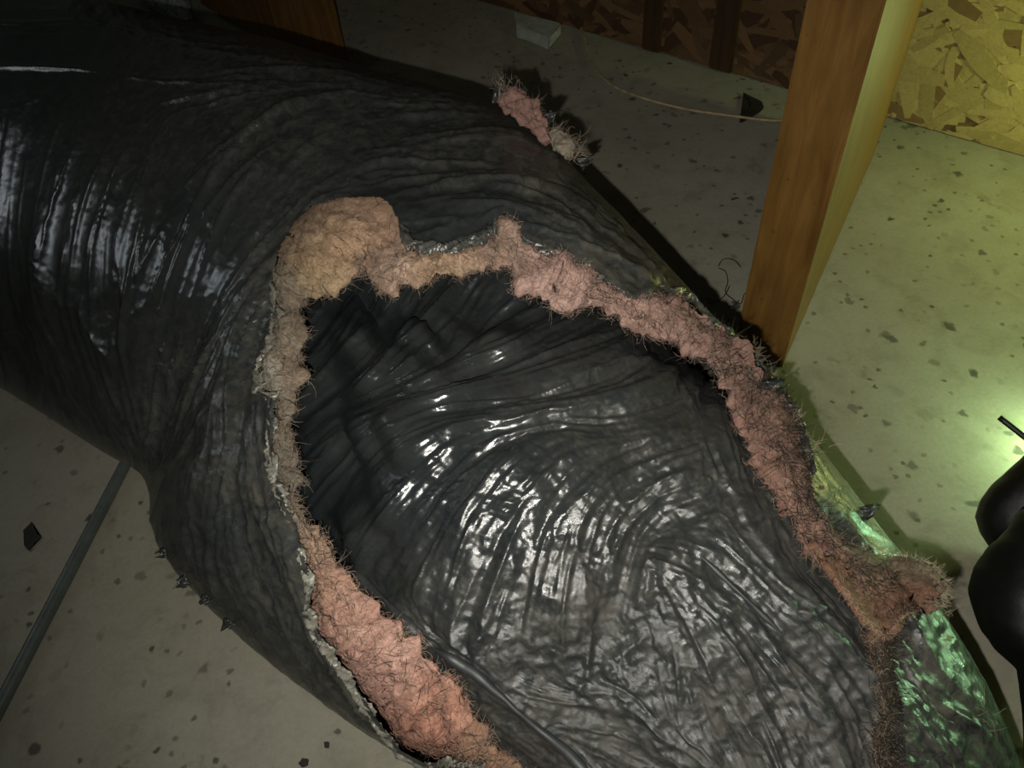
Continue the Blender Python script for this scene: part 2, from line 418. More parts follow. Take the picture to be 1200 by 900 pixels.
def sample(Z_, x, y, step):
    h_, w_ = Z_.shape
    fx = np.clip((x - GX0) / step, 0, w_ - 1.001); fy = np.clip((y - GY0) / step, 0, h_ - 1.001)
    i = fx.astype(np.int32); j = fy.astype(np.int32); a = (fx - i).astype(np.float32); b = (fy - j).astype(np.float32)
    return (Z_[j, i] * (1 - a) + Z_[j, i + 1] * a) * (1 - b) + (Z_[j + 1, i] * (1 - a) + Z_[j + 1, i + 1] * a) * b
def flow_noise(field, sig, length, step, seed):
    """noise of across-fold scale sig px smeared along the field over +-length px"""
    r = np.random.default_rng(seed)
    ang, st_ = field
    xs = np.arange(GX0, GX1, step, dtype=np.float32); ys = np.arange(GY0, GY1, step, dtype=np.float32)
    gx, gy = np.meshgrid(xs, ys)
    N = blur_noise(len(xs), len(ys), sig / step, r)
    C2 = np.cos(2 * ang); S2 = np.sin(2 * ang)
    # full-resolution direction
    a_ = .5 * np.arctan2(sample(S2, gx, gy, st_), sample(C2, gx, gy, st_))
    DX = np.cos(a_).astype(np.float32); DY = np.sin(a_).astype(np.float32)
    acc = N.copy(); wsum = 1.0
    h = max(step, sig * .8); ns = int(length / h)
    for sg in (1, -1):
        x = gx.copy(); y = gy.copy(); px_ = DX * sg; py_ = DY * sg
        for k in range(ns):
            x = x + px_ * h; y = y + py_ * h
            i = np.clip(((x - GX0) / step).astype(np.int32), 0, len(xs) - 1); j = np.clip(((y - GY0) / step).astype(np.int32), 0, len(ys) - 1)
            dx = DX[j, i]; dy = DY[j, i]; s_ = np.sign(dx * px_ + dy * py_); s_[s_ == 0] = 1
            px_ = dx * s_; py_ = dy * s_
            w_ = .5 + .5 * math.cos(math.pi * (k + 1) / (ns + 1))
            acc += w_ * N[j, i]; wsum += w_
    acc /= acc.std(); return acc, step
def rbf(ctrl, x, y, p_=2.2, eps=500):
    num = np.zeros(x.shape); den = np.zeros(x.shape)
    for c_ in ctrl:
        w_ = 1 / ((x - c_[0]) ** 2 + (y - c_[1]) ** 2 + eps) ** p_
        num = num + w_ * c_[2]; den = den + w_
    return num / den

S_STROKES = [
 [(12, 125), (-5, 200), (-15, 300), (-5, 380), (20, 430)], [(78, 120), (55, 170), (40, 230), (33, 300), (40, 367), (60, 413), (83, 467), (110, 500)],
 [(150, 125), (120, 190), (100, 240), (87, 300), (80, 367), (100, 433), (133, 500), (160, 535)], [(108, 300), (105, 383), (123, 450), (147, 500), (167, 540)],
 [(205, 170), (180, 230), (160, 300), (148, 350), (140, 400), (143, 460), (160, 520), (168, 550)],
 [(300, 140), (270, 170), (235, 240), (215, 290), (190, 350), (170, 400), (163, 460), (165, 520), (170, 555)],
 [(410, 105), (340, 130), (280, 165), (215, 215), (190, 260)], [(345, 245), (300, 290), (260, 340), (225, 400), (195, 470), (175, 540)],
 [(320, 300), (290, 340), (240, 410), (200, 490), (175, 560)], [(300, 340), (270, 420), (240, 500), (195, 570), (180, 610)],
 [(290, 380), (280, 440), (270, 520), (250, 600), (250, 680), (270, 720)], [(305, 460), (305, 520), (320, 600), (350, 700), (390, 790), (440, 860)],
 [(200, 560), (195, 620), (215, 680), (270, 740)], [(270, 560), (280, 650), (330, 740), (400, 820), (450, 868)],
 [(-300, -60), (-100, 0), (0, 30), (120, 25), (230, 55), (330, 78), (420, 95), (560, 118)], [(0, 80), (130, 78), (200, 85), (280, 88), (380, 90), (480, 110)],
 [(320, 210), (360, 165), (420, 140), (500, 128), (580, 132)], [(420, 185), (470, 160), (540, 150), (600, 150), (640, 170)],
 [(400, 205), (440, 185), (520, 185), (600, 190), (660, 215), (720, 260)], [(420, 215), (480, 205), (560, 205), (640, 225), (700, 270), (760, 320)],
 [(470, 238), (540, 232), (610, 245), (670, 275), (730, 320)], [(490, 275), (560, 262), (600, 245)], [(640, 155), (680, 200), (740, 265), (820, 350)],
 [(700, 230), (760, 295), (820, 355)], [(820, 350), (900, 440), (950, 520), (1000, 600), (1060, 655)], [(960, 540), (985, 590), (1010, 640)],
 [(1110, 730), (1150, 820), (1190, 900), (1210, 980)], [(1060, 760), (1100, 840), (1130, 900)], [(1070, 800), (1110, 830), (1170, 870)], [(-250, 60), (-270, 150), (-230, 260)],
 [(-120, 60), (-150, 180), (-120, 300), (-60, 390)], [(330, 280), (360, 240), (400, 218), (460, 210)], [(500, 900), (600, 980), (700, 1060)]]
C_STROKES = [
 [(360, 450), (400, 400), (430, 350)], [(400, 417), (443, 377), (465, 340)], [(460, 420), (497, 357), (510, 320)], [(513, 413), (567, 330)], [(420, 455), (480, 400), (530, 340)],
 [(400, 490), (467, 467), (533, 437), (600, 410), (650, 385), (690, 360)], [(365, 535), (400, 500), (470, 470), (560, 455), (640, 430), (720, 400), (755, 380)],
 [(355, 600), (400, 550), (440, 510), (520, 480), (620, 470), (700, 450), (760, 420), (790, 395)], [(400, 600), (433, 547), (477, 507), (533, 487), (587, 482), (633, 477), (700, 467), (767, 447), (810, 420)],
 [(480, 640), (500, 590), (560, 530), (640, 500), (700, 500), (780, 490), (830, 450)], [(400, 670), (430, 630), (470, 580), (520, 530)], [(543, 600), (587, 543), (633, 507), (667, 493), (733, 490), (793, 470)],
 [(405, 690), (423, 660), (460, 600)], [(450, 683), (510, 600), (560, 550)], [(517, 733), (533, 673), (560, 600), (600, 545)], [(553, 773), (570, 717), (600, 633), (620, 590), (660, 540)],
 [(613, 740), (633, 650), (653, 600), (700, 550)], [(663, 780), (660, 733), (667, 667), (687, 600), (720, 560), (790, 530), (850, 510)], [(690, 780), (697, 683), (723, 600), (760, 570)],
 [(727, 700), (747, 627), (780, 590), (850, 570)], [(830, 440), (850, 520), (880, 600)], [(790, 430), (820, 500), (840, 560)], [(870, 480), (900, 560), (940, 640)],
 [(820, 653), (867, 693), (917, 743)], [(800, 693), (840, 733), (880, 790), (900, 830)], [(923, 713), (950, 727), (1007, 797)], [(920, 640), (960, 690), (1020, 760)], [(755, 640), (790, 648), (830, 660)],
 [(770, 700), (790, 760), (800, 850)], [(560, 790), (607, 833), (667, 883), (710, 930)], [(640, 850), (720, 860), (800, 900)], [(400, 660), (440, 700), (480, 740), (560, 790)], [(580, 800), (640, 820), (720, 830)],
 [(860, 800), (900, 860), (930, 940)], [(980, 800), (1010, 860), (1020, 940)]]

import time; T0 = time.time()
fS = dir_field(S_STROKES); fC = dir_field(C_STROKES)
def crest(z, w_): return np.exp(-np.abs(z) / w_)
def ridge(z, a=1.0): return 1 - np.abs(z) * a             # sharp crest along the fold
sA1 = flow_noise(fS, 17, 280, 4, 1); sA2 = flow_noise(fS, 7, 170, 3, 2); sB = flow_noise(fS, 11, 120, 3, 8); sD = flow_noise(fS, 3.4, 150, 2, 12); sA3 = flow_noise(fS, 2.4, 45, 1.5, 3)
cA1 = flow_noise(fC, 9, 220, 3, 4); cA2 = flow_noise(fC, 4.6, 130, 2, 5); cB = flow_noise(fC, 9, 70, 3, 9); cD = flow_noise(fC, 3.0, 110, 2, 13); cA3 = flow_noise(fC, 2.2, 34, 1.5, 6)
def crumple(seed, sig, step=2):
    r = np.random.default_rng(seed); W_ = int((GX1 - GX0) / step); H_ = int((GY1 - GY0) / step); z = 0; amp = 1
    s_ = sig
    for k in range(4):
        z = z + amp * (1 - np.abs(blur_noise(W_, H_, s_ / step, r))); amp *= .55; s_ *= .55
    return ((z - z.mean()) / z.std()).astype(np.float32), step
cr1 = crumple(21, 16); cr2 = crumple(22, 9)
big = (blur_noise(int((GX1 - GX0) / 4), int((GY1 - GY0) / 4), 14, np.random.default_rng(31)), 4)
def S(z, x, y): return sample(z[0], x, y, z[1])
print('fields', time.time() - T0)

def crease_map(strokes, wpx, seed, extra=0):
    """sharp raised creases: one along each traced fold, and slightly shifted sisters beside it"""
    st_ = 1.25; W_ = int((GX1 - GX0) / st_); H_ = int((GY1 - GY0) / st_); Z_ = np.zeros((H_, W_), np.float32); r = np.random.default_rng(seed)
    todo = []
    for q in strokes:
        q = np.array(q, float); q = catmull(q, max(8, len(q) * 4)); todo.append((q, 1.0))
        d_ = np.gradient(q, axis=0); nn_ = np.stack([-d_[:, 1], d_[:, 0]], 1); nn_ /= np.linalg.norm(nn_, axis=1)[:, None] + 1e-9
        for e in range(extra):
            off = r.uniform(-16, 16); t_ = np.linspace(0, 1, len(q)); a, b = sorted(r.uniform(0, 1, 2)); b = max(b, a + .3)
            k_ = (t_ >= a) & (t_ <= b)
            if k_.sum() > 3: todo.append(((q + nn_ * (off * (1 + .5 * np.sin(t_ * 3 + r.uniform(0, 6)))[:, None] + r.uniform(-3, 3)))[k_], r.uniform(.35, .9)))
    for q, amp in todo:
        n_ = len(q); am = np.sin(np.linspace(.12, math.pi - .12, n_)) ** .6 * amp * (.6 + .4 * np.sin(np.linspace(0, 9, n_) + r.uniform(0, 6)))
        for i in range(n_ - 1):
            a, b = q[i], q[i + 1]; R_ = wpx * 3 + 1
            x0 = int(max(0, (min(a[0], b[0]) - R_ - GX0) / st_)); x1 = int(min(W_, (max(a[0], b[0]) + R_ - GX0) / st_ + 2))
            y0 = int(max(0, (min(a[1], b[1]) - R_ - GY0) / st_)); y1 = int(min(H_, (max(a[1], b[1]) + R_ - GY0) / st_ + 2))
            if x1 <= x0 or y1 <= y0: continue
            gx, gy = np.meshgrid(GX0 + st_ * np.arange(x0, x1), GY0 + st_ * np.arange(y0, y1))
            ab = b - a; t_ = np.clip(((gx - a[0]) * ab[0] + (gy - a[1]) * ab[1]) / (ab @ ab + 1e-9), 0, 1)
            d_ = np.hypot(gx - a[0] - t_ * ab[0], gy - a[1] - t_ * ab[1])
            v_ = (am[i] * (1 - t_) + am[i + 1] * t_) * (np.exp(-(d_ / wpx) ** 2) + .35 * np.exp(-(d_ / (wpx * 2.4)) ** 2))
            Z_[y0:y1, x0:x1] = np.maximum(Z_[y0:y1, x0:x1], v_)
    return Z_, st_
zS = crease_map(S_STROKES, 2.6, 51, 3); zC = crease_map(C_STROKES, 2.2, 52, 3)
print('creases', time.time() - T0)

def normals(P, c):
    du = np.gradient(P, axis=0); dv = np.gradient(P, axis=1); N = np.cross(du, dv)
    N /= np.linalg.norm(N, axis=2)[..., None] + 1e-12
    out = P - c[:, None]; s_ = np.sign((N * out).sum(2)); N *= s_[..., None]; return N

HOLE_OUT = [(322, 318), (328, 290), (345, 262), (370, 240), (400, 232), (445, 231), (457, 240), (470, 265), (485, 289), (520, 293), (556, 287), (574, 276), (580, 256), (592, 249), (605, 260), (612, 284), (650, 300),
 (690, 310), (720, 335), (745, 347), (775, 340), (805, 347), (830, 377), (860, 397), (885, 420), (900, 450), (920, 468), (935, 500), (946, 540), (955, 590), (972, 622), (1000, 645), (1040, 655), (1078, 662),
 (1092, 690), (1070, 712), (1048, 738), (1048, 790), (1058, 830), (1062, 900), (1070, 980), (1000, 1060), (850, 1060), (700, 1000), (620, 940), (565, 893), (530, 888), (500, 896), (470, 880), (440, 840), (402, 782), (372, 742),
 (362, 715), (366, 690), (356, 650), (346, 615), (334, 588), (322, 560), (318, 530), (321, 500), (322, 468), (304, 458), (303, 438), (318, 405), (326, 372), (322, 345)]
HOLE_IN = [(352, 352), (368, 350), (392, 341), (410, 326), (424, 316), (433, 328), (440, 345), (455, 352), (466, 350), (470, 338), (500, 336), (520, 323), (556, 313), (588, 317), (611, 312), (606, 322), (603, 340), (648, 357),
 (668, 368), (678, 350), (702, 362), (740, 381), (765, 392), (790, 401), (815, 420), (838, 432), (852, 462), (868, 500), (898, 560), (930, 610), (948, 652), (975, 672), (1000, 702),
 (1022, 735), (1022, 780), (1030, 830), (1022, 900), (1010, 960), (960, 1010), (850, 1000), (720, 950), (650, 915), (600, 898), (572, 870), (558, 838), (540, 812), (520, 790), (490, 745), (452, 722), (424, 684),
 (398, 656), (382, 622), (352, 588), (347, 550), (341, 505), (346, 470), (356, 440), (350, 420), (358, 392), (353, 370)]

bed = empty('flexible_duct', at(430, 500))
props(bed, 'large torn flexible duct in black plastic film with pink insulation round a ragged hole', 'duct')
INV = bed.matrix_world.inverted()
def parent_keep(o, p_=None):
    o.parent = p_ or bed; o.matrix_parent_inverse = (p_ or bed).matrix_world.inverted() if (p_ is None) else Matrix.Identity(4); return o
def to_parent(o, par):          # mesh is in world coordinates
    o.parent = par; o.matrix_parent_inverse = INV.copy(); return o

# --- outer sheath
NR, NC = 920, 780
sv = np.linspace(0, sl[-1], NR)
t = np.linspace(-1, 1, NC, endpoint=False); th = math.pi * (t * .62 + .38 * t ** 3)
P, c = tube_base(sv, th)
px, py = proj(P); N0 = normals(P, c)
front = ((CAM - P) * N0).sum(2) > 0
vis = np.clip(((CAM - P) * N0).sum(2) / np.linalg.norm(CAM - P, axis=2) * 2.2 + .25, 0.15, 1)
a1 = S(sA1, px, py); a2 = S(sA2, px, py); a3 = S(sA3, px, py)
kr = rbf([(0, 250, .55), (100, 300, .6), (200, 300, .8), (250, 420, 1.25), (230, 220, 1.0), (330, 130, .6), (250, 600, .9), (350, 780, .9), (500, 180, .7), (560, 240, 1.0), (700, 280, .9), (1100, 780, .8), (1000, 600, 1.0), (100, 80, .35), (60, 430, .6)], px, py)
crk = rbf([(0, 250, .15), (200, 300, .2), (250, 420, .3), (330, 100, .8), (300, 680, .8), (400, 800, 1.0), (500, 240, .8), (700, 280, .7), (1120, 800, 1.0), (1000, 600, .6)], px, py)
m1 = np.clip(.55 + .6 * S(sB, px, py), .05, 1.6); m2 = np.clip(.55 - .6 * S(sB, px, py), 0.1, 1.4)
H = kr * (.0045 * a1 + .0065 * m1 * crest(a1, .28) + .0052 * m2 * crest(a2, .34) + .0012 * a2 + .0013 * crest(S(sD, px, py), .4) + .0002 * a3) + .0010 * crk * S(cr2, px, py) + .003 * S(big, px, py) + .0034 * S(zS, px, py)
PS = P + N0 * (H * vis)[..., None]
PS[..., 2] = np.maximum(PS[..., 2], .002)
pxs, pys = proj(PS)
hole = inside(HOLE_OUT, pxs, pys) & front
Fc = grid_faces(NR, NC, True)
hv = hole.ravel()[Fc]
keepf = ~(hv.sum(1) >= 2)
dust = np.clip(rbf([(60, 60, .2), (180, 130, .6), (330, 110, .75), (480, 130, .7), (560, 160, 1.0), (640, 200, 1.0), (520, 190, .8), (760, 330, 1.0), (0, 300, .25), (130, 350, .3), (240, 300, .15), (270, 480, .8), (300, 560, .9), (330, 320, .9), (250, 620, .35),
  (310, 700, .7), (220, 680, .7), (400, 830, .8), (1100, 800, 1.2), (1000, 620, 1.0), (1160, 700, .9), (560, 250, .3), (480, 240, .25)], px, py), 0, 1.3)
col = np.stack([dust, np.clip(crk, 0, 1.5), dust * 0], -1).reshape(-1, 3)
V2, F2, c2 = compact(PS.reshape(-1, 3), Fc[keepf], col)
to_parent(mesh_obj('outer_sheath', V2, F2, M_SHEATH, col=c2), bed)
for q_ in ((240,350),(230,220),(90,300),(500,240)):
    k_ = np.argmin((px - q_[0]) ** 2 + (py - q_[1]) ** 2 + 1e6 * ~front); i_, j_ = np.unravel_index(k_, px.shape); v_ = CAM - P[i_, j_]; v_ /= np.linalg.norm(v_); n_ = N0[i_, j_]; print('MIRROR', q_, P[i_, j_], n_, 2 * n_.dot(v_) * n_ - v_, n_.dot(v_))
print('sheath', time.time() - T0, len(F2))
# index for ray lookups on the front of the sheath
fi = np.where(front.ravel())[0]; FX = px.ravel()[fi]; FY = py.ravel()[fi]; FP = P.reshape(-1, 3)[fi]; FN = N0.reshape(-1, 3)[fi]
sub = (FX > 200) & (FX < 1260) & (FY > 80) & (FY < 1160)
FX, FY, FP, FN = FX[sub], FY[sub], FP[sub], FN[sub]
order = np.argsort(FX); FX, FY, FP, FN = FX[order], FY[order], FP[order], FN[order]
def on_sheath(x, y):
    a, b = np.searchsorted(FX, (x - 6, x + 6))
    if b <= a: a, b = max(0, a - 2000), min(len(FX), b + 2000)
    k = a + np.argmin((FX[a:b] - x) ** 2 + (FY[a:b] - y) ** 2)
    return FP[k], FN[k]

# --- inner core
NRc, NCc = 720, 660
s0 = sl[int(400 * .22)]; sv = np.linspace(s0, sl[-1] * .985, NRc)
t = np.linspace(-1, 1, NCc); th = 1.9 * (t * .75 + .25 * t ** 3)
P, c = tube_base(sv, th); px, py = proj(P)
K = rbf([(330, 330, .50), (400, 330, .52), (500, 300, .56), (600, 300, .60), (420, 360, .60), (560, 330, .66), (390, 348, .42), (460, 345, .44), (540, 328, .48), (340, 420, .54), (340, 500, .56), (345, 560, .60), (330, 580, .68), (420, 400, .70), (520, 370, .74), (430, 450, .76), (620, 380, .80), (500, 440, .82), (400, 540, .80), (470, 520, .87), (450, 620, .86),
  (600, 480, .87), (600, 560, .91), (560, 650, .90), (700, 450, .86), (800, 440, .88), (700, 560, .90), (760, 620, .86), (660, 700, .90), (720, 740, .85), (640, 800, .86), (850, 520, .92), (920, 620, .95), (820, 660, .93), (860, 740, .94),
  (960, 720, .97), (1000, 850, .97), (860, 850, .93), (740, 850, .89), (480, 720, .90), (540, 790, .93), (600, 860, .94), (700, 930, .95), (900, 950, .97), (1100, 700, .93), (1100, 900, .93), (700, 250, .72), (850, 350, .80), (390, 680, .82), (250, 500, .6), (300, 700, .7)], px, py, 2.0, 900)
P = c[:, None] + (P - c[:, None]) * K[..., None]
px, py = proj(P); N0 = normals(P, c)
a1 = S(cA1, px, py); a2 = S(cA2, px, py); a3 = S(cA3, px, py)
kr = rbf([(420, 380, 1.7), (520, 370, 1.7), (620, 400, 1.3), (700, 400, 1.2), (420, 560, 1.0), (600, 600, 1.0), (700, 650, 1.1), (850, 480, .8), (850, 700, 1.0), (750, 850, 1.0), (950, 800, 1.0), (600, 820, .6), (900, 600, .5)], px, py)
crk = rbf([(450, 380, .15), (600, 400, .2), (420, 560, .35), (600, 600, .7), (700, 650, .8), (850, 480, .6), (850, 560, .8), (850, 700, 1.1), (750, 850, 1.1), (950, 850, 1.0), (600, 820, 1.2), (780, 600, 1.0), (740, 780, 1.6)], px, py)
m1 = np.clip(.6 + .6 * S(cB, px, py), .1, 1.6); m2 = np.clip(.6 - .5 * S(cB, px, py), .1, 1.4)
H = kr * (.0022 * a1 + .0028 * m1 * crest(a1, .3) + .0009 * a2 + .0021 * m2 * crest(a2, .4) + .0008 * crest(S(cD, px, py), .5) + .0002 * a3) + .0006 * crk * S(cr2, px, py) + .0009 * np.clip(crk - .3, 0, 2) * S(cr1, px, py) + .0026 * S(zC, px, py)
PC = P + N0 * H[..., None]
pxc, pyc = proj(PC)
dust = np.clip(rbf([(430, 380, .15), (600, 380, .3), (700, 430, .8), (850, 450, .9), (420, 520, .1), (500, 560, .15), (600, 600, .35), (560, 700, .7), (680, 720, 1.1), (750, 620, .7), (720, 800, .5), (600, 830, 1.1), (850, 700, .6),
   (800, 760, .75), (900, 820, 1.1), (1000, 800, 1.0), (900, 580, 1.0), (700, 860, 1.2), (1000, 880, 1.4), (850, 880, 1.2)], px, py), 0, 1.5)
matte = np.clip(rbf([(420, 400, 0), (450, 550, 0), (600, 580, 0), (650, 650, .0), (700, 560, .02), (560, 720, .10), (620, 780, .22), (720, 760, .30), (700, 880, .34), (850, 850, .34), (960, 880, .34), (980, 740, .28), (840, 680, .04), (880, 760, .24), (900, 600, .18), (850, 500, .12), (780, 600, .08), (500, 700, .05)], px, py), 0, .4) * .5
FcC = grid_faces(NRc, NCc)
ctr = [(x_, y_) for x_, y_ in HOLE_OUT]; cxm, cym = np.mean(ctr, axis=0)
big_hole = [(cxm + (x_ - cxm) * 1.22, cym + (y_ - cym) * 1.22) for x_, y_ in ctr]
near = inside(big_hole, pxc, pyc).ravel()
FcC = FcC[near[FcC].any(1)]
V2, F2, c2 = compact(PC.reshape(-1, 3), FcC, np.stack([dust, np.clip(crk, 0, 1.5), matte], -1).reshape(-1, 3))
to_parent(mesh_obj('inner_core', V2, F2, M_CORE, col=c2), bed)
print('core', time.time() - T0, len(F2))
ok = near & (((CAM - P) * N0).sum(2) > 0).ravel()
CXa, CYa, CPa, CNa = pxc.ravel()[ok], pyc.ravel()[ok], PC.reshape(-1, 3)[ok], N0.reshape(-1, 3)[ok]
order = np.argsort(CXa); CXa, CYa, CPa, CNa = CXa[order], CYa[order], CPa[order], CNa[order]
def on_core(x, y):
    a, b = np.searchsorted(CXa, (x - 6, x + 6))
    if b <= a: a, b = max(0, a - 2000), min(len(CXa), b + 2000)
    k = a + np.argmin((CXa[a:b] - x) ** 2 + (CYa[a:b] - y) ** 2); return CPa[k], CNa[k]

# --- insulation: a thick rolled band between the torn sheath and the core
def pair_contours(Aout, Ain, n):
    A_ = resample(Aout, 1.0, True); B_ = resample(Ain, 1.0, True)
    # march both contours together, always by nearest advance
    i = j = 0; pr = [(0, 0)]
    while i < len(A_) - 1 or j < len(B_) - 1:
        best = None
        for di, dj in ((1, 0), (0, 1), (1, 1)):
            ii, jj = i + di, j + dj
            if ii >= len(A_) or jj >= len(B_): continue
            d_ = np.sum((A_[ii] - B_[jj]) ** 2) + (6 if (di, dj) != (1, 1) else 0)
            if best is None or d_ < best[0]: best = (d_, ii, jj)
        i, j = best[1], best[2]; pr.append((i, j))
    pr = np.array(pr); a = A_[pr[:, 0]]; b = B_[pr[:, 1]]
    q = np.hstack([a, b]); q = resample(q, 3.2, False); return q[:, :2], q[:, 2:]
oc, ic = pair_contours(HOLE_OUT, HOLE_IN, 0)
M_ = len(oc)
OP = np.array([on_sheath(*q)[0] for q in oc]); ON = np.array([on_sheath(*q)[1] for q in oc])
IP = []
for q in ic:
    a, na = on_sheath(*q); b, _ = on_core(*q)
    ds = np.linalg.norm(a - CAM); dc = np.linalg.norm(b - CAM)
    IP.append(CAM + ray(*q) * (ds + min(.032, (dc - ds) * .42)))
IP = np.array(IP)
def smooth(A_, k):
    z = A_.copy()
    for _ in range(k): z = (np.roll(z, 1, 0) + 2 * z + np.roll(z, -1, 0)) / 4
    return z
ONs = smooth(ON, 8); ONs /= np.linalg.norm(ONs, axis=1)[:, None]
wid = np.linalg.norm(IP - OP, axis=1); wids = smooth(wid[:, None], 3)[:, 0]
inward = smooth(IP - OP, 6); inward -= (inward * ONs).sum(1)[:, None] * ONs; inward /= np.linalg.norm(inward, axis=1)[:, None] + 1e-9
VR = IP - CAM; VR /= np.linalg.norm(VR, axis=1)[:, None]
ctr3 = smooth(IP, 40) ; lat = smooth(IP - OP, 4); lat -= (lat * VR).sum(1)[:, None] * VR; lat /= np.linalg.norm(lat, axis=1)[:, None] + 1e-9
inward = lat - (lat * ONs).sum(1)[:, None] * ONs; inward /= np.linalg.norm(inward, axis=1)[:, None] + 1e-9
NW = 56; KV = []
for k in range(NW):
    u = k / (NW - 1)
    if u < .18:                 # tucked beneath the film
        f = u / .18; pos = OP - inward * (1 - f)[None] * .03 if False else OP - inward * (1 - f) * .028 - ONs * (.006 + .012 * (1 - f))
    elif u < .74:
        f = (u - .18) / .56
        pos = OP + (IP - OP) * f + ONs * (np.minimum(.014, wids * .34) * math.sin(math.pi * min(1, f * 1.0)) ** .8 - .006 * (1 - f))[:, None] if True else None
    else:
        f = (u - .74) / .26     # rolls under, back below
        pos = IP + VR * (.05 * f) - lat * (.034 * f ** 1.5)
    KV.append(pos)
BV = np.stack(KV, 1)            # M_ x NW x 3
bn = np.cross(np.gradient(BV, axis=0), np.gradient(BV, axis=1)); bn /= np.linalg.norm(bn, axis=2)[..., None] + 1e-9
sg = np.sign((bn[:, 20] * ONs).sum(1)); bn *= np.sign(sg.sum())
ii, jj = np.meshgrid(np.arange(M_), np.arange(NW), indexing='ij')
bpx, bpy_ = proj(BV)
lump = -.0022 * S(cr1, bpx, bpy_) - .0016 * S(cr2, bpx * 1.2 - 100, bpy_ * 1.2 - 80) + .003 * S(big, bpx * 1.2, bpy_ * 1.2)
env = np.clip((jj / (NW - 1) - .12) / .15, 0, 1)
BV = BV + bn * (lump * env)[..., None] + lat[:, None] * (np.clip((jj / (NW - 1) - .55) / .2, 0, 1) * (.0018 * S(cr2, bpx * 2 - 300, bpy_ * 2 - 200)))[..., None]
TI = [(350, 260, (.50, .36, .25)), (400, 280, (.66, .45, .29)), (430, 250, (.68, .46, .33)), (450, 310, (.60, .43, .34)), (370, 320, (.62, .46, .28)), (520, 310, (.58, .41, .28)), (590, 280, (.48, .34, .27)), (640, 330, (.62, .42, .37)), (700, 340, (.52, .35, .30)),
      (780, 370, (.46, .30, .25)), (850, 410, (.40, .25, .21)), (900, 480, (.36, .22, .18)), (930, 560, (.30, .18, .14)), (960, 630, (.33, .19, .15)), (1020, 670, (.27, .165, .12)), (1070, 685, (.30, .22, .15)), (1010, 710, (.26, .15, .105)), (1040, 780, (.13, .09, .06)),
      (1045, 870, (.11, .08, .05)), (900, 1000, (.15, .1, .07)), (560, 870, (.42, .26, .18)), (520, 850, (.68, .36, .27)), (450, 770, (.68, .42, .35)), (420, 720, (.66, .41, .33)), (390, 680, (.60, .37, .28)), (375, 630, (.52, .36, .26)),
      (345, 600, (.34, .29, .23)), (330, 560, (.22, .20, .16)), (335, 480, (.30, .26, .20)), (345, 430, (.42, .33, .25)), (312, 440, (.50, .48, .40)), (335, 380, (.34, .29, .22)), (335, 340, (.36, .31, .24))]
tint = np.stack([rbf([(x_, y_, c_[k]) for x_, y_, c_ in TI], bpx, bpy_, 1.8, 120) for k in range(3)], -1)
Fb = grid_faces(M_, NW); clos = np.stack([(M_ - 1) * NW + np.arange(NW - 1), (M_ - 1) * NW + np.arange(1, NW), np.arange(1, NW), np.arange(NW - 1)], 1)
Fb = np.vstack([Fb, clos])
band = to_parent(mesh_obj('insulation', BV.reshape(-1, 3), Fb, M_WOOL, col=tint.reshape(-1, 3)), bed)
band['label'] = 'pink fibrous insulation rolled out round the hole'
print('band', time.time() - T0)

# --- torn film lip along the hole
def lip(i0, mat, wpx=5.0, name='film_edge'):
    idx = [k for k in range(M_) if i0(oc[k])]
    runs = []; cur = [idx[0]]
    for a, b in zip(idx[:-1], idx[1:]):
        if b == a + 1: cur.append(b)
        else: runs.append(cur); cur = [b]
    runs.append(cur); VVx = []; FFx = []
    for run in runs:
        if len(run) < 4: continue
        b0 = len(VVx); rw = 9
        ph = random.random() * 9; wl = 0
        for n_, k in enumerate(run):
            wl = .7 * wl + random.gauss(0, .35)
            ww = wpx * .0009 * (1 + .55 * math.sin(n_ * .35 + ph) + .4 * wl) * min(1, n_ / 4 + .1, (len(run) - n_) / 4)
            ww = max(ww, .0008)
            for q in range(rw):
                f = q / (rw - 1) - .35
                VVx.append(OP[k] + inward[k] * ww * f * 2 + ONs[k] * (.0022 + .0035 * math.cos(f * 2.4) * (1 + .5 * math.sin(n_ * .8 + q)) + random.gauss(0, .0006)))
        gf = grid_faces(len(run), rw) + b0; FFx.append(gf)
    o = mesh_obj(name, VVx, np.vstack(FFx), mat); to_parent(o, bed); sm = o.modifiers.new('t', 'SOLIDIFY'); sm.thickness = .0008; return o
L1 = lip(lambda q: q[0] < 345 and 330 < q[1] < 640 or (350 < q[0] < 570 and q[1] > 640), M_RIM, 5)
L1['label'] = 'pale frayed film edge'
L2 = lip(lambda q: 470 < q[0] and q[1] < 560, M_RIM2, 5); L2['label'] = 'dark frayed film edge'

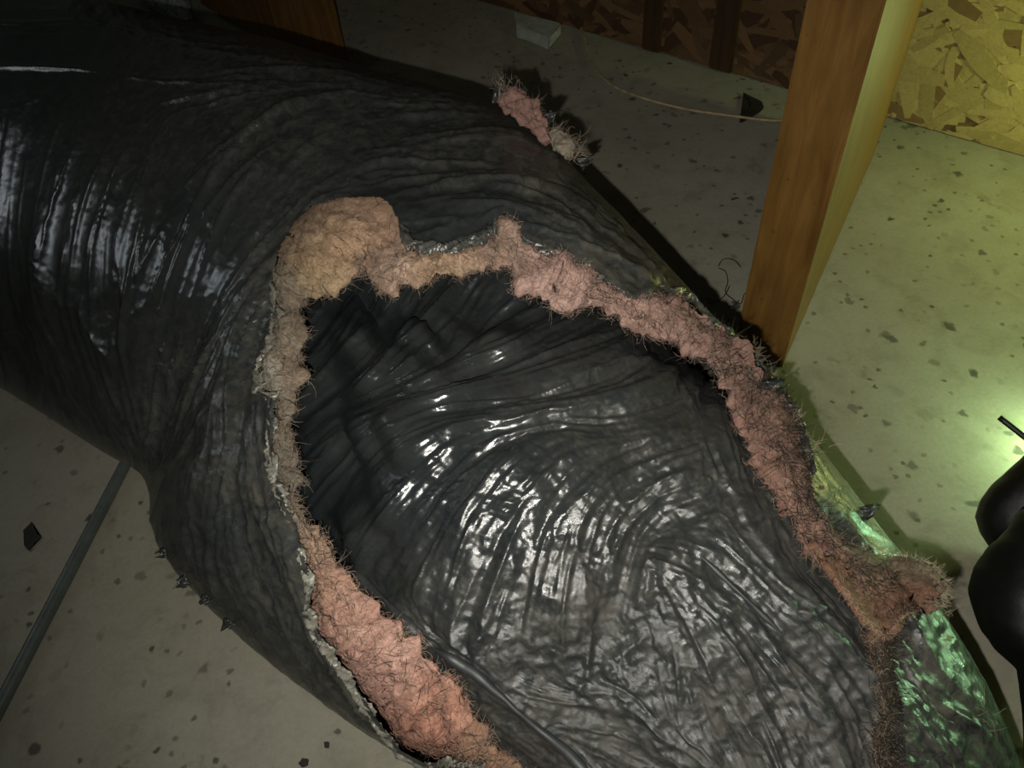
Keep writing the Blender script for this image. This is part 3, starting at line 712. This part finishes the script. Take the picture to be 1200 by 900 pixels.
# --- loose strands
def strands(name, mat, seeds, parent=bed, rad=.00017):
    VVs, FFs = [], []; n0 = 0
    for (p0, d0, ln) in seeds:
        m_ = 6; pts = [np.array(p0)]; d_ = np.array(d0) / np.linalg.norm(d0); curl = rng.standard_normal(3) * .28
        for k in range(m_ - 1):
            d_ = d_ + curl + rng.standard_normal(3) * .16; d_ /= np.linalg.norm(d_); pts.append(pts[-1] + d_ * ln / (m_ - 1))
        V_, q_, _ = tube_mesh(pts, np.linspace(rad, rad * .35, m_), 3, False)
        VVs.append(V_); FFs.append(q_ + n0); n0 += len(V_)
    o = mesh_obj(name, np.vstack(VVs), np.vstack(FFs), mat); to_parent(o, parent); props(o, kind='stuff'); return o
seeds = []
for k in range(M_):
    for _ in range(7 if ic[k][1] < 900 else 3):
        u = random.uniform(.5, .80); b = BV[k, int(u * (NW - 1))]
        seeds.append((b + rng.standard_normal(3) * .002, inward[k] * 1.0 + ONs[k] * random.uniform(-.6, .7) + rng.standard_normal(3) * .5, random.uniform(.003, .011) * (1.8 if random.random() < .1 else 1)))
    if random.random() < .9:
        b = BV[k, int(random.uniform(.2, .4) * (NW - 1))]
        seeds.append((b, -inward[k] * .4 + ONs[k] + rng.standard_normal(3) * .6, random.uniform(.004, .013)))
strands('loose_fibre', M_FIBRE, seeds)
VVs, FFs, CCs, n0 = [], [], [], 0
NF = 15000; kk = rng.integers(0, M_, NF); uu = rng.uniform(.16, .80, NF)
for k, u in zip(kk, uu):
    j_ = int(u * (NW - 1)); b = BV[k, j_]; nn_ = bn[k, j_]; d_ = rng.standard_normal(3); d_ -= nn_ * d_.dot(nn_) * .9; d_ /= np.linalg.norm(d_)
    cv = np.cross(nn_, d_) * rng.uniform(-.8, .8); ln = rng.uniform(.003, .010); w_ = .00016
    sd = np.cross(nn_, d_); sd /= np.linalg.norm(sd) + 1e-9
    for q_ in range(4):
        f = q_ / 3; c0_ = b + d_ * ln * f + cv * ln * f * f + nn_ * (.0005 + .0016 * math.sin(f * 3.1)); VVs += [c0_ - sd * w_, c0_ + sd * w_, c0_ + nn_ * w_ * 1.5]
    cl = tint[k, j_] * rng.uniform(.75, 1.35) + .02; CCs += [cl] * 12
    for q_ in range(3):
        a0 = n0 + q_ * 3
        for e_ in range(3): FFs.append((a0 + e_, a0 + (e_ + 1) % 3, a0 + 3 + (e_ + 1) % 3, a0 + 3 + e_))
    n0 += 12
props(to_parent(mesh_obj('matted_fibre', VVs, FFs, M_WOOL, col=np.array(CCs)), bed), kind='stuff')
seeds = []
for k in range(M_):
    x_, y_ = oc[k]
    dens = 9 if (x_ > 840 and 380 < y_ < 900) else (3 if (x_ > 700 and y_ < 900) else (2 if y_ > 640 and x_ < 620 else 1))
    for _ in range(dens):
        u = random.uniform(.22, .80); b = BV[k, int(u * (NW - 1))] + ONs[k] * .002
        seeds.append((b, rng.standard_normal(3) + ONs[k] * .2, random.uniform(.008, .026)))
strands('sooty_hair', M_DARKFIBRE, seeds, rad=.00026)

# --- tuft of insulation standing over the far outline and the bulging flap on the right
def blob(name, pts, rads, mat, seed, tintc=None, amp=.25, flat=None, res=(60, 40), parent=bed):
    pts = catmull(pts, res[0]); rads = np.interp(np.linspace(0, 1, res[0]), np.linspace(0, 1, len(rads)), rads)
    V_, q_, t_ = tube_mesh(pts, rads, res[1], True)
    ctrp = np.vstack([np.repeat(pts, res[1], 0), pts[:1], pts[-1:]])
    r = np.random.default_rng(seed); kk = r.standard_normal((26, 3)) * r.uniform(60, 320, (26, 1)); ph = r.uniform(0, 6.28, 26)
    nn_ = sum(np.abs(np.sin(V_ @ kk[i] + ph[i])) * (60 / (60 + np.linalg.norm(kk[i]) * .4)) for i in range(26)); nn_ = (nn_ - nn_.mean()) / nn_.std()
    off = V_ - ctrp
    if flat is not None:
        n_, f_ = flat; off = off - np.outer(off @ n_, n_) * (1 - f_)
    V_ = ctrp + off * (1 + amp * nn_)[:, None]
    if tintc is not None: colr = np.tile(tintc, (len(V_), 1))
    Fq = np.vstack([q_, np.hstack([t_, t_[:, 2:3]])]) if False else q_
    o = mesh_obj(name, V_, Fq, mat, col=(colr if tintc is not None else None))
    if parent: to_parent(o, parent)
    return o
def sp(x, y, lift=0.0):
    a, n_ = on_sheath(x, y); return a + n_ * lift
vd = -ray(1050, 680)
ca = catmull([(948, 585), (975, 622), (1003, 641), (1040, 650), (1072, 655), (1097, 668), (1110, 690)], 90)
cb = catmull([(952, 628), (975, 668), (998, 700), (1016, 728), (1037, 744), (1058, 722), (1094, 708)], 90)
base_d = np.linalg.norm(sp(1000, 660) - CAM)
VF, TF = [], []; m2_ = 46
for i in range(90):
    u = i / 89
    for j in range(m2_):
        f = j / (m2_ - 1); q = ca[i] * (1 - f) + cb[i] * f
        e = min(1, 6 * f, 6 * (1 - f))
        q = q + np.array([random.gauss(0, .5), random.gauss(0, .5)])
        rim = math.exp(-((f - .12) / .13) ** 2); cup = math.sin(math.pi * min(1, max(0, (f - .2) / .8)))
        a_, _n = on_sheath(min(q[0], 1045 + (q[1] - 660) * .62), q[1]); dd = np.linalg.norm(a_ - CAM)
        lift = .006 + .020 * rim * (.3 + .7 * u) - .006 * cup + .012 * u
        lift += .0022 * float(S(cr2, np.array([q[0] * 1.1]), np.array([q[1] * 1.1]))[0]) + .0018 * float(S(cr1, np.array([q[0] + 60]), np.array([q[1]]))[0])
        VF.append(at_d(q[0], q[1], dd - lift))
        c0_, c1_ = np.array((.25, .20, .14)), np.array((.27, .155, .105)); w_ = min(1, max(0, (f - .22) / .15)); TF.append((c0_ * (1 - w_) + c1_ * w_) * random.uniform(.85, 1.1))
f1 = to_parent(mesh_obj('torn_flap', VF, grid_faces(90, m2_), M_WOOL, col=np.array(TF)), bed)
sm = f1.modifiers.new('t', 'SOLIDIFY'); sm.thickness = .006
f1['label'] = 'brownish pink flap folded out over the sheath'
VF = np.array(VF).reshape(90, m2_, 3); flap_edge = [VF[i, 0] for i in range(20, 90)] + [VF[89, j] for j in range(m2_)] + [VF[i, -1] for i in range(20, 90, 2)]
T_ = [sp(640, 158, .0) + ray(640, 150) * .0]
q0 = on_sheath(650, 180)[0]; dtop = np.linalg.norm(q0 - CAM)
f3 = blob('insulation_tuft', [at_d(588, 108, dtop + .05), at_d(600, 118, dtop + .03), at_d(618, 132, dtop + .02), at_d(632, 150, dtop + .01), at_d(642, 168, dtop)], [.004, .013, .013, .010, .005], M_WOOL, 8, (.36, .22, .19), .2)
f3['label'] = 'dull pink insulation tuft at the far side'
f4 = blob('insulation_tuft', [at_d(645, 158, dtop + .02), at_d(660, 170, dtop + .01), at_d(668, 185, dtop + .0)], [.006, .011, .005], M_WOOL, 9, (.34, .30, .24), .2)
seeds = []
for (x_, y_, dx, dy, nn_) in ((590, 100, -.3, 1, 26), (602, 106, .3, 1, 26), (625, 128, .7, .7, 30), (650, 158, .6, .8, 60), (668, 172, .9, .5, 90), (672, 180, .8, .1, 50), (1104, 690, 1, .1, 60), (1090, 668, .5, .9, 40), (1085, 700, .4, -.5, 30), (185, 650, -1, -.2, 12), (205, 680, -1, -.4, 14),
       (885, 395, .6, .9, 60), (905, 440, .8, .4, 50), (925, 490, .8, .3, 40), (880, 410, .6, .5, 50), (1150, 845, 1, .1, 14), (950, 525, .9, .4, 25)):
    b = (at_d(x_, y_, dtop + .02) if y_ < 200 else (on_sheath(x_, y_)[0] if x_ > 250 else at_d(x_ + 6, y_, 0.93)))
    w3 = R @ np.array([dx, dy, 0])
    for _ in range(nn_):
        seeds.append((b + rng.standard_normal(3) * .005, w3 + rng.standard_normal(3) * .5, random.uniform(.006, .02)))
for b in flap_edge:
    for _ in range(4): seeds.append((b + rng.standard_normal(3) * .001, rng.standard_normal(3) + (b - VF[55, 20]) * 14, random.uniform(.003, .010)))
strands('frayed_tuft', M_FIBRE, seeds, rad=.0002)
def tatter(x_, y_, dx, dy, ln, wd, dist):
    b = at_d(x_, y_, dist); ax = R @ np.array([dx, dy, 0.0]); ax /= np.linalg.norm(ax); sd = R @ np.array([-dy, dx, 0.0]); sd /= np.linalg.norm(sd); vv = ray(x_, y_)
    V_ = []; m_, w_ = 9, 7
    jag = [random.uniform(.45, 1.1) for _ in range(w_)]
    for i in range(m_):
        for j in range(w_):
            f = i / (m_ - 1) * jag[j]; g_ = (j / (w_ - 1) - .5) * (1 - .55 * f)
            V_.append(b + ax * ln * (f - .3) + sd * wd * g_ + vv * (.004 * math.sin(f * 7 + j * 1.7) + random.gauss(0, .0005)))
    o = mesh_obj('film_tatter', V_, grid_faces(m_, w_), M_TAT); to_parent(o, bed); sm = o.modifiers.new('t', 'SOLIDIFY'); sm.thickness = .0006
M_TAT = plain('tattered_black_film', (.02, .022, .02), .3, 90, .5, .6)
for (x_, y_, dx, dy, ln, wd) in ((586, 112, -.2, 1, .026, .022), (612, 112, .3, 1, .02, .02), (640, 140, .8, .7, .022, .018), (684, 190, 1, .6, .02, .016)):
    tatter(x_, y_, dx, dy, ln, wd, dtop + .03)
for (x_, y_, dx, dy, ln, wd) in ((905, 455, .9, .5, .022, .02), (926, 480, 1, .3, .016, .016), (1016, 600, .9, .4, .018, .014)):
    tatter(x_, y_, dx, dy, ln, wd, np.linalg.norm(on_sheath(x_ - 12, y_ + 8)[0] - CAM) + .02)
for (x_, y_, dx, dy, ln, wd) in ((186, 652, -1, -.3, .012, .012), (210, 686, -1, -.5, .016, .014), (236, 706, -.7, -.8, .012, .012), (262, 735, -.6, -.9, .014, .012)):
    tatter(x_ + 5, y_ - 4, dx, dy, ln, wd, np.linalg.norm(on_sheath(x_ + 14, y_ - 9)[0] - CAM))
# rolled edge of the inner film where it meets the wool, lower left
def seam(pts, rad, lift):
    P_ = [on_core(*q)[0] + on_core(*q)[1] * lift for q in resample(pts, 8)]
    P_ = smooth(np.array(P_), 1); P_[0] = P_[1] + (P_[1] - P_[2]); P_[-1] = P_[-2] + (P_[-2] - P_[-3])
    n_ = len(P_); rads = rad * (.7 + .3 * np.sin(np.linspace(0, 9, n_))) * np.minimum(1, np.minimum(np.arange(n_) + .6, n_ - np.arange(n_)) / 4)
    V_, q_, _ = tube_mesh(P_, rads, 12, False)
    o = mesh_obj('rolled_film', V_, q_, M_CORE, col=np.full((len(V_), 3), .3)); return to_parent(o, bed)
seam([(398, 655), (420, 675), (450, 700), (478, 728), (500, 752)], .0068, .002)
seam([(505, 757), (560, 790), (607, 833), (667, 883), (700, 915)], .005, .001)
seam([(818, 650), (850, 680), (880, 708), (915, 742)], .0028, .001)

# ------------------------------------------------------------------ conduit, cable, scraps
a, b = at(155, 528, .009), at(-70, 962, .009)
pp = empty('conduit', at(60, 720))
o = props(tube_obj('conduit', [a + (b - a) * f for f in np.linspace(-.15, 1, 30)], .0095, M_PIPE, n=20), 'thin grey metal conduit lying on the floor under the duct, lower left', 'pipe')
bpy.data.objects.remove(pp); o.name = 'conduit'
cab = [at(676, 12, .004), at(683, 40, .004), at(692, 72, .004), at(712, 96, .004), at(745, 112, .004), at(800, 127, .006), at(860, 136, .008), at(905, 141, .006), at(960, 140, .004)]
props(tube_obj('cable', catmull(cab, 70), .0034, M_CABLE, n=10), 'thin tan cable curving over the floor to the orange-brown post', 'cable')
# curved dark scrap under the cable
import bmesh
def slab(name, pix, th_, mat, label, cat, group=None, curl=.0, z0=.001):
    bm = bmesh.new(); P_ = resample(pix, 1.4, True); c_ = P_.mean(0)
    top = []; bot = []
    for x_, y_ in P_:
        j = random.uniform(-.3, .3); q = at(x_ + j, y_ + j); hgt = z0 + curl * abs(math.sin((x_ - c_[0]) * .2))
        top.append(bm.verts.new((q[0], q[1], hgt + th_))); bot.append(bm.verts.new((q[0], q[1], hgt)))
    bm.faces.new(top); bm.faces.new(bot[::-1])
    n_ = len(top)
    for i in range(n_): bm.faces.new((top[i], bot[i], bot[(i + 1) % n_], top[(i + 1) % n_]))
    bmesh.ops.triangulate(bm, faces=bm.faces, ngon_method='EAR_CLIP'); bmesh.ops.recalc_face_normals(bm, faces=bm.faces)
    me = bpy.data.meshes.new(name); bm.to_mesh(me); bm.free(); me.materials.append(mat)
    o = bpy.data.objects.new(name, me); COL.objects.link(o); return props(o, label, cat, group)
slab('plastic_scrap', [(871, 110), (879, 114), (893, 121), (895, 127), (890, 133), (876, 136), (868, 145), (866, 143), (873, 133), (880, 127), (879, 120)], .0022, M_SCRAP, 'dark hooked scrap lying under the tan cable', 'scrap', curl=.001)
for pix, lab in (([(28, 622), (38, 612), (44, 626), (50, 630), (42, 636), (34, 646), (29, 640)], 'dark leaf-shaped flake on the floor left of the conduit'),
                 ([(350, 895), (355, 889), (362, 890), (361, 898), (354, 900)], 'small dark flake on the floor at the bottom edge left of the duct'),
                 ([(380, 870), (386, 870), (386, 877), (381, 877)], 'tiny dark flake on the floor close under the lower duct edge')):
    slab('floor_flake', pix, .0012, M_SCRAP, lab, 'debris', 'dark flakes on the concrete')
# folded card scrap by the wall
card = empty('folded_card', at(632, 40)); props(card, 'small folded grey card scrap lying on the floor against the strand board wall', 'scrap')
def panel(name, quad, th_=.0015):
    q = [np.array(v_) for v_ in quad]; n_ = np.cross(q[1] - q[0], q[3] - q[0]); n_ /= np.linalg.norm(n_)
    m_ = 7; V_ = []
    for s_ in (0, 1):
        for i in range(m_):
            for j in range(m_):
                f, g_ = i / (m_ - 1), j / (m_ - 1); base = (q[0] * (1 - f) + q[1] * f) * (1 - g_) + (q[3] * (1 - f) + q[2] * f) * g_
                V_.append(base + n_ * (th_ * s_ + .0016 * math.sin(f * 5 + g_ * 4)))
    f0 = grid_faces(m_, m_); F_ = [tuple(x) for x in f0] + [tuple(x[::-1] + m_ * m_) for x in f0]
    edge = [i for i in range(m_)] + [i * m_ + m_ - 1 for i in range(1, m_)] + [(m_ - 1) * m_ + j for j in range(m_ - 2, -1, -1)] + [i * m_ for i in range(m_ - 2, 0, -1)]
    for a, b in zip(edge, edge[1:] + edge[:1]): F_.append((a, b, b + m_ * m_, a + m_ * m_))
    o = build_mixed(name, V_, F_, M_FOIL, None, False); o.parent = card; o.matrix_parent_inverse = card.matrix_world.inverted(); return o
panel('front_flap', [at(606, 44, .001), at(642, 57, .001), at(644, 45, .014), at(605, 30, .014)])
panel('top_flap', [at(605, 30, .014), at(644, 45, .014), at(656, 28, .013), at(602, 14, .010)])
panel('side_flap', [at(643, 56, .001), at(657, 40, .001), at(656, 30, .013), at(644, 45, .014)])
# grey wool lump behind the duct, top left
gw = blob('insulation_lump', [at(160, -18, .04), at(178, -8, .045), at(196, 0, .045), at(212, 12, .035), at(222, 26, .02)], [.012, .04, .045, .035, .01], M_GREYWOOL, 14, (.3, .32, .33), .12, parent=None)
props(gw, 'pale grey fluffy insulation lump behind the duct next to the dark brown post', 'insulation')
# dark hair loops on the floor by the post
VVs = []; FFs = []; n0 = 0
for loop in ([(842, 312), (846, 305), (853, 303), (862, 306), (868, 313)], [(842, 314), (850, 318), (853, 330), (850, 342), (858, 350), (868, 356), (872, 345), (878, 340)], [(830, 356), (842, 352), (850, 345), (855, 335)], [(866, 352), (860, 358), (852, 360)]):
    pts = catmull([at(x_, y_, .0012 + random.uniform(0, .002)) for x_, y_ in loop], 26)
    V_, q_, _ = tube_mesh(pts, .0009, 6, False); VVs.append(V_); FFs.append(q_ + n0); n0 += len(V_)
props(mesh_obj('fibre_tangle', np.vstack(VVs), np.vstack(FFs), M_DARKFIBRE), 'loose dark looping fibre tangle on the floor left of the orange-brown post', 'debris')

# ------------------------------------------------------------------ black bags, rod and work light at the right
def bag(name, outline, dist, depth, label, seed, squash=1.0):
    """a slumped bag: rings shrinking to the two poles along the view axis of its middle, lumpy and creased"""
    O_ = resample(outline, 6, True); c_ = O_.mean(0); n_ = len(O_); m_ = 44
    vdir = ray(*c_); V_ = []
    r = np.random.default_rng(seed)
    for k in range(m_ + 1):
        a = -math.pi / 2 + math.pi * k / m_; sc_ = max(.004, math.cos(a)) ** .75; off = math.sin(a) * depth
        for x_, y_ in O_:
            q = c_ + (np.array([x_, y_]) - c_) * sc_
            p3 = CAM + ray(*q) * (dist / ray(*q).dot(vdir)) + vdir * off
            V_.append(p3)
    V_ = np.array(V_); mid = CAM + vdir * dist
    kk = r.standard_normal((22, 3)) * r.uniform(15, 120, (22, 1)); ph = r.uniform(0, 6.28, 22)
    nz = sum(np.abs(np.sin(V_ @ kk[i] + ph[i])) / (1 + np.linalg.norm(kk[i]) / 60) for i in range(22)); nz -= nz.mean()
    lat = 1 + .016 * nz[:, None]
    V_ = mid + (V_ - mid) * lat; V_[:, 2] = np.maximum(V_[:, 2], .001)
    o = mesh_obj(name, V_, grid_faces(m_ + 1, n_, True), M_BAG); return props(o, label, 'bag', 'black bags at the right edge')
def depth_at(x_, y_, z_): return np.linalg.norm(at(x_, y_, z_) - CAM)
bag('black_bag', [(1240, 500), (1200, 534), (1180, 552), (1160, 571), (1147, 590), (1143, 606), (1149, 625), (1162, 642), (1200, 665), (1240, 665), (1258, 600), (1256, 530)], depth_at(1200, 600, .07), .05, 'smaller black bag at the right edge, behind the larger one and beside the bright light', 41)
bag('black_bag', [(1225, 580), (1196, 600), (1176, 622), (1158, 643), (1143, 665), (1136, 690), (1140, 716), (1150, 740), (1168, 762), (1192, 783), (1197, 830), (1200, 900), (1260, 920), (1320, 800), (1320, 660), (1280, 590)], depth_at(1230, 730, .17), .085, 'larger creased black bag in front at the right edge of the picture', 42)
r0, r1 = at(1171, 489, .19), at(1250, 551, .17)
props(tube_obj('rod', [r0 + (r1 - r0) * f for f in np.linspace(0, 1, 12)], .0038, M_ROD, n=12), 'thin dark rod poking out over the smaller black bag into the light', 'rod')
wl = empty('work_light', (LAMP[0], LAMP[1], 0)); props(wl, 'small green-white work light on the floor hidden behind the black bags', 'lamp')
def lz(z): return (LAMP[0], LAMP[1], z)
for nm, zs, rs, mt in (('base', (0.001, .004, .012, .014), (.05, .052, .05, .01), M_LAMPBODY), ('stem', (.014, .05, .10), (.01, .01, .01), M_LAMPBODY), ('housing', (.10, .104, .124, .128), (.01, .022, .022, .01), M_LAMPBODY)):
    o = tube_obj(nm, [lz(z) for z in zs], rs, mt, n=20); o.parent = wl; o.matrix_parent_inverse = wl.matrix_world.inverted()
l3 = empty('left_fill', (FILL_LEFT[0], FILL_LEFT[1], 0)); props(l3, 'added faint upright strip fill light on a stand outside the left edge of the picture', 'lamp')
back3 = np.array([FILL_LEFT[0] - .09, FILL_LEFT[1] + .03, 0.0])
for nm, zs, rs, mt in (('base', (.001, .008, .02, .022), (.12, .12, .12, .02), M_LAMPBODY), ('stem', (.022, .3, .5), (.012, .012, .012), M_LAMPBODY), ('housing', (.5, .51, 1.31, 1.32), (.02, .05, .05, .02), M_LAMPBODY)):
    o = tube_obj(nm, [(back3[0], back3[1], z) for z in zs], rs, mt, n=20); o.parent = l3; o.matrix_parent_inverse = l3.matrix_world.inverted()
l4 = empty('flank_fill', (FILL_FLANK[0], FILL_FLANK[1], 0)); props(l4, 'added green fill spot on a thin stand outside the right edge of the picture', 'lamp')
tdir = np.array(at(1130, 830, .25)) - FILL_FLANK; tdir /= np.linalg.norm(tdir)
for nm, pts_, rs, mt in (('base', [(FILL_FLANK[0], FILL_FLANK[1], z) for z in (.001, .006, .018, .02)], (.07, .072, .07, .01), M_LAMPBODY), ('stem', [(FILL_FLANK[0], FILL_FLANK[1], z) for z in (.02, .2, .44)], (.008, .008, .008), M_LAMPBODY),
        ('flank_fill_body', [FILL_FLANK - tdir * q_ for q_ in (.03, .035, .06, .14, .145)], (.02, .022, .014, .013, .004), M_LAMPBODY)):
    o = tube_obj(nm, pts_, rs, mt, n=20); o.parent = l4; o.matrix_parent_inverse = l4.matrix_world.inverted()
l2 = empty('wall_fill', (FILL_WALL[0], FILL_WALL[1], 0)); props(l2, 'added yellow-green fill light near the wall outside the right edge of the picture', 'lamp')
for nm, zs, rs, mt in (('base', (0.001, .006, .018, .02), (.09, .092, .09, .01), M_LAMPBODY), ('stem', (.02, .15, .24), (.012, .012, .012), M_LAMPBODY), ('housing', (.22, .225, .235, .24), (.01, .04, .04, .01), M_LAMPBODY)):
    o = tube_obj(nm, [(FILL_WALL[0], FILL_WALL[1], z) for z in zs], rs, mt, n=20); o.parent = l2; o.matrix_parent_inverse = l2.matrix_world.inverted()
print('done', time.time() - T0)
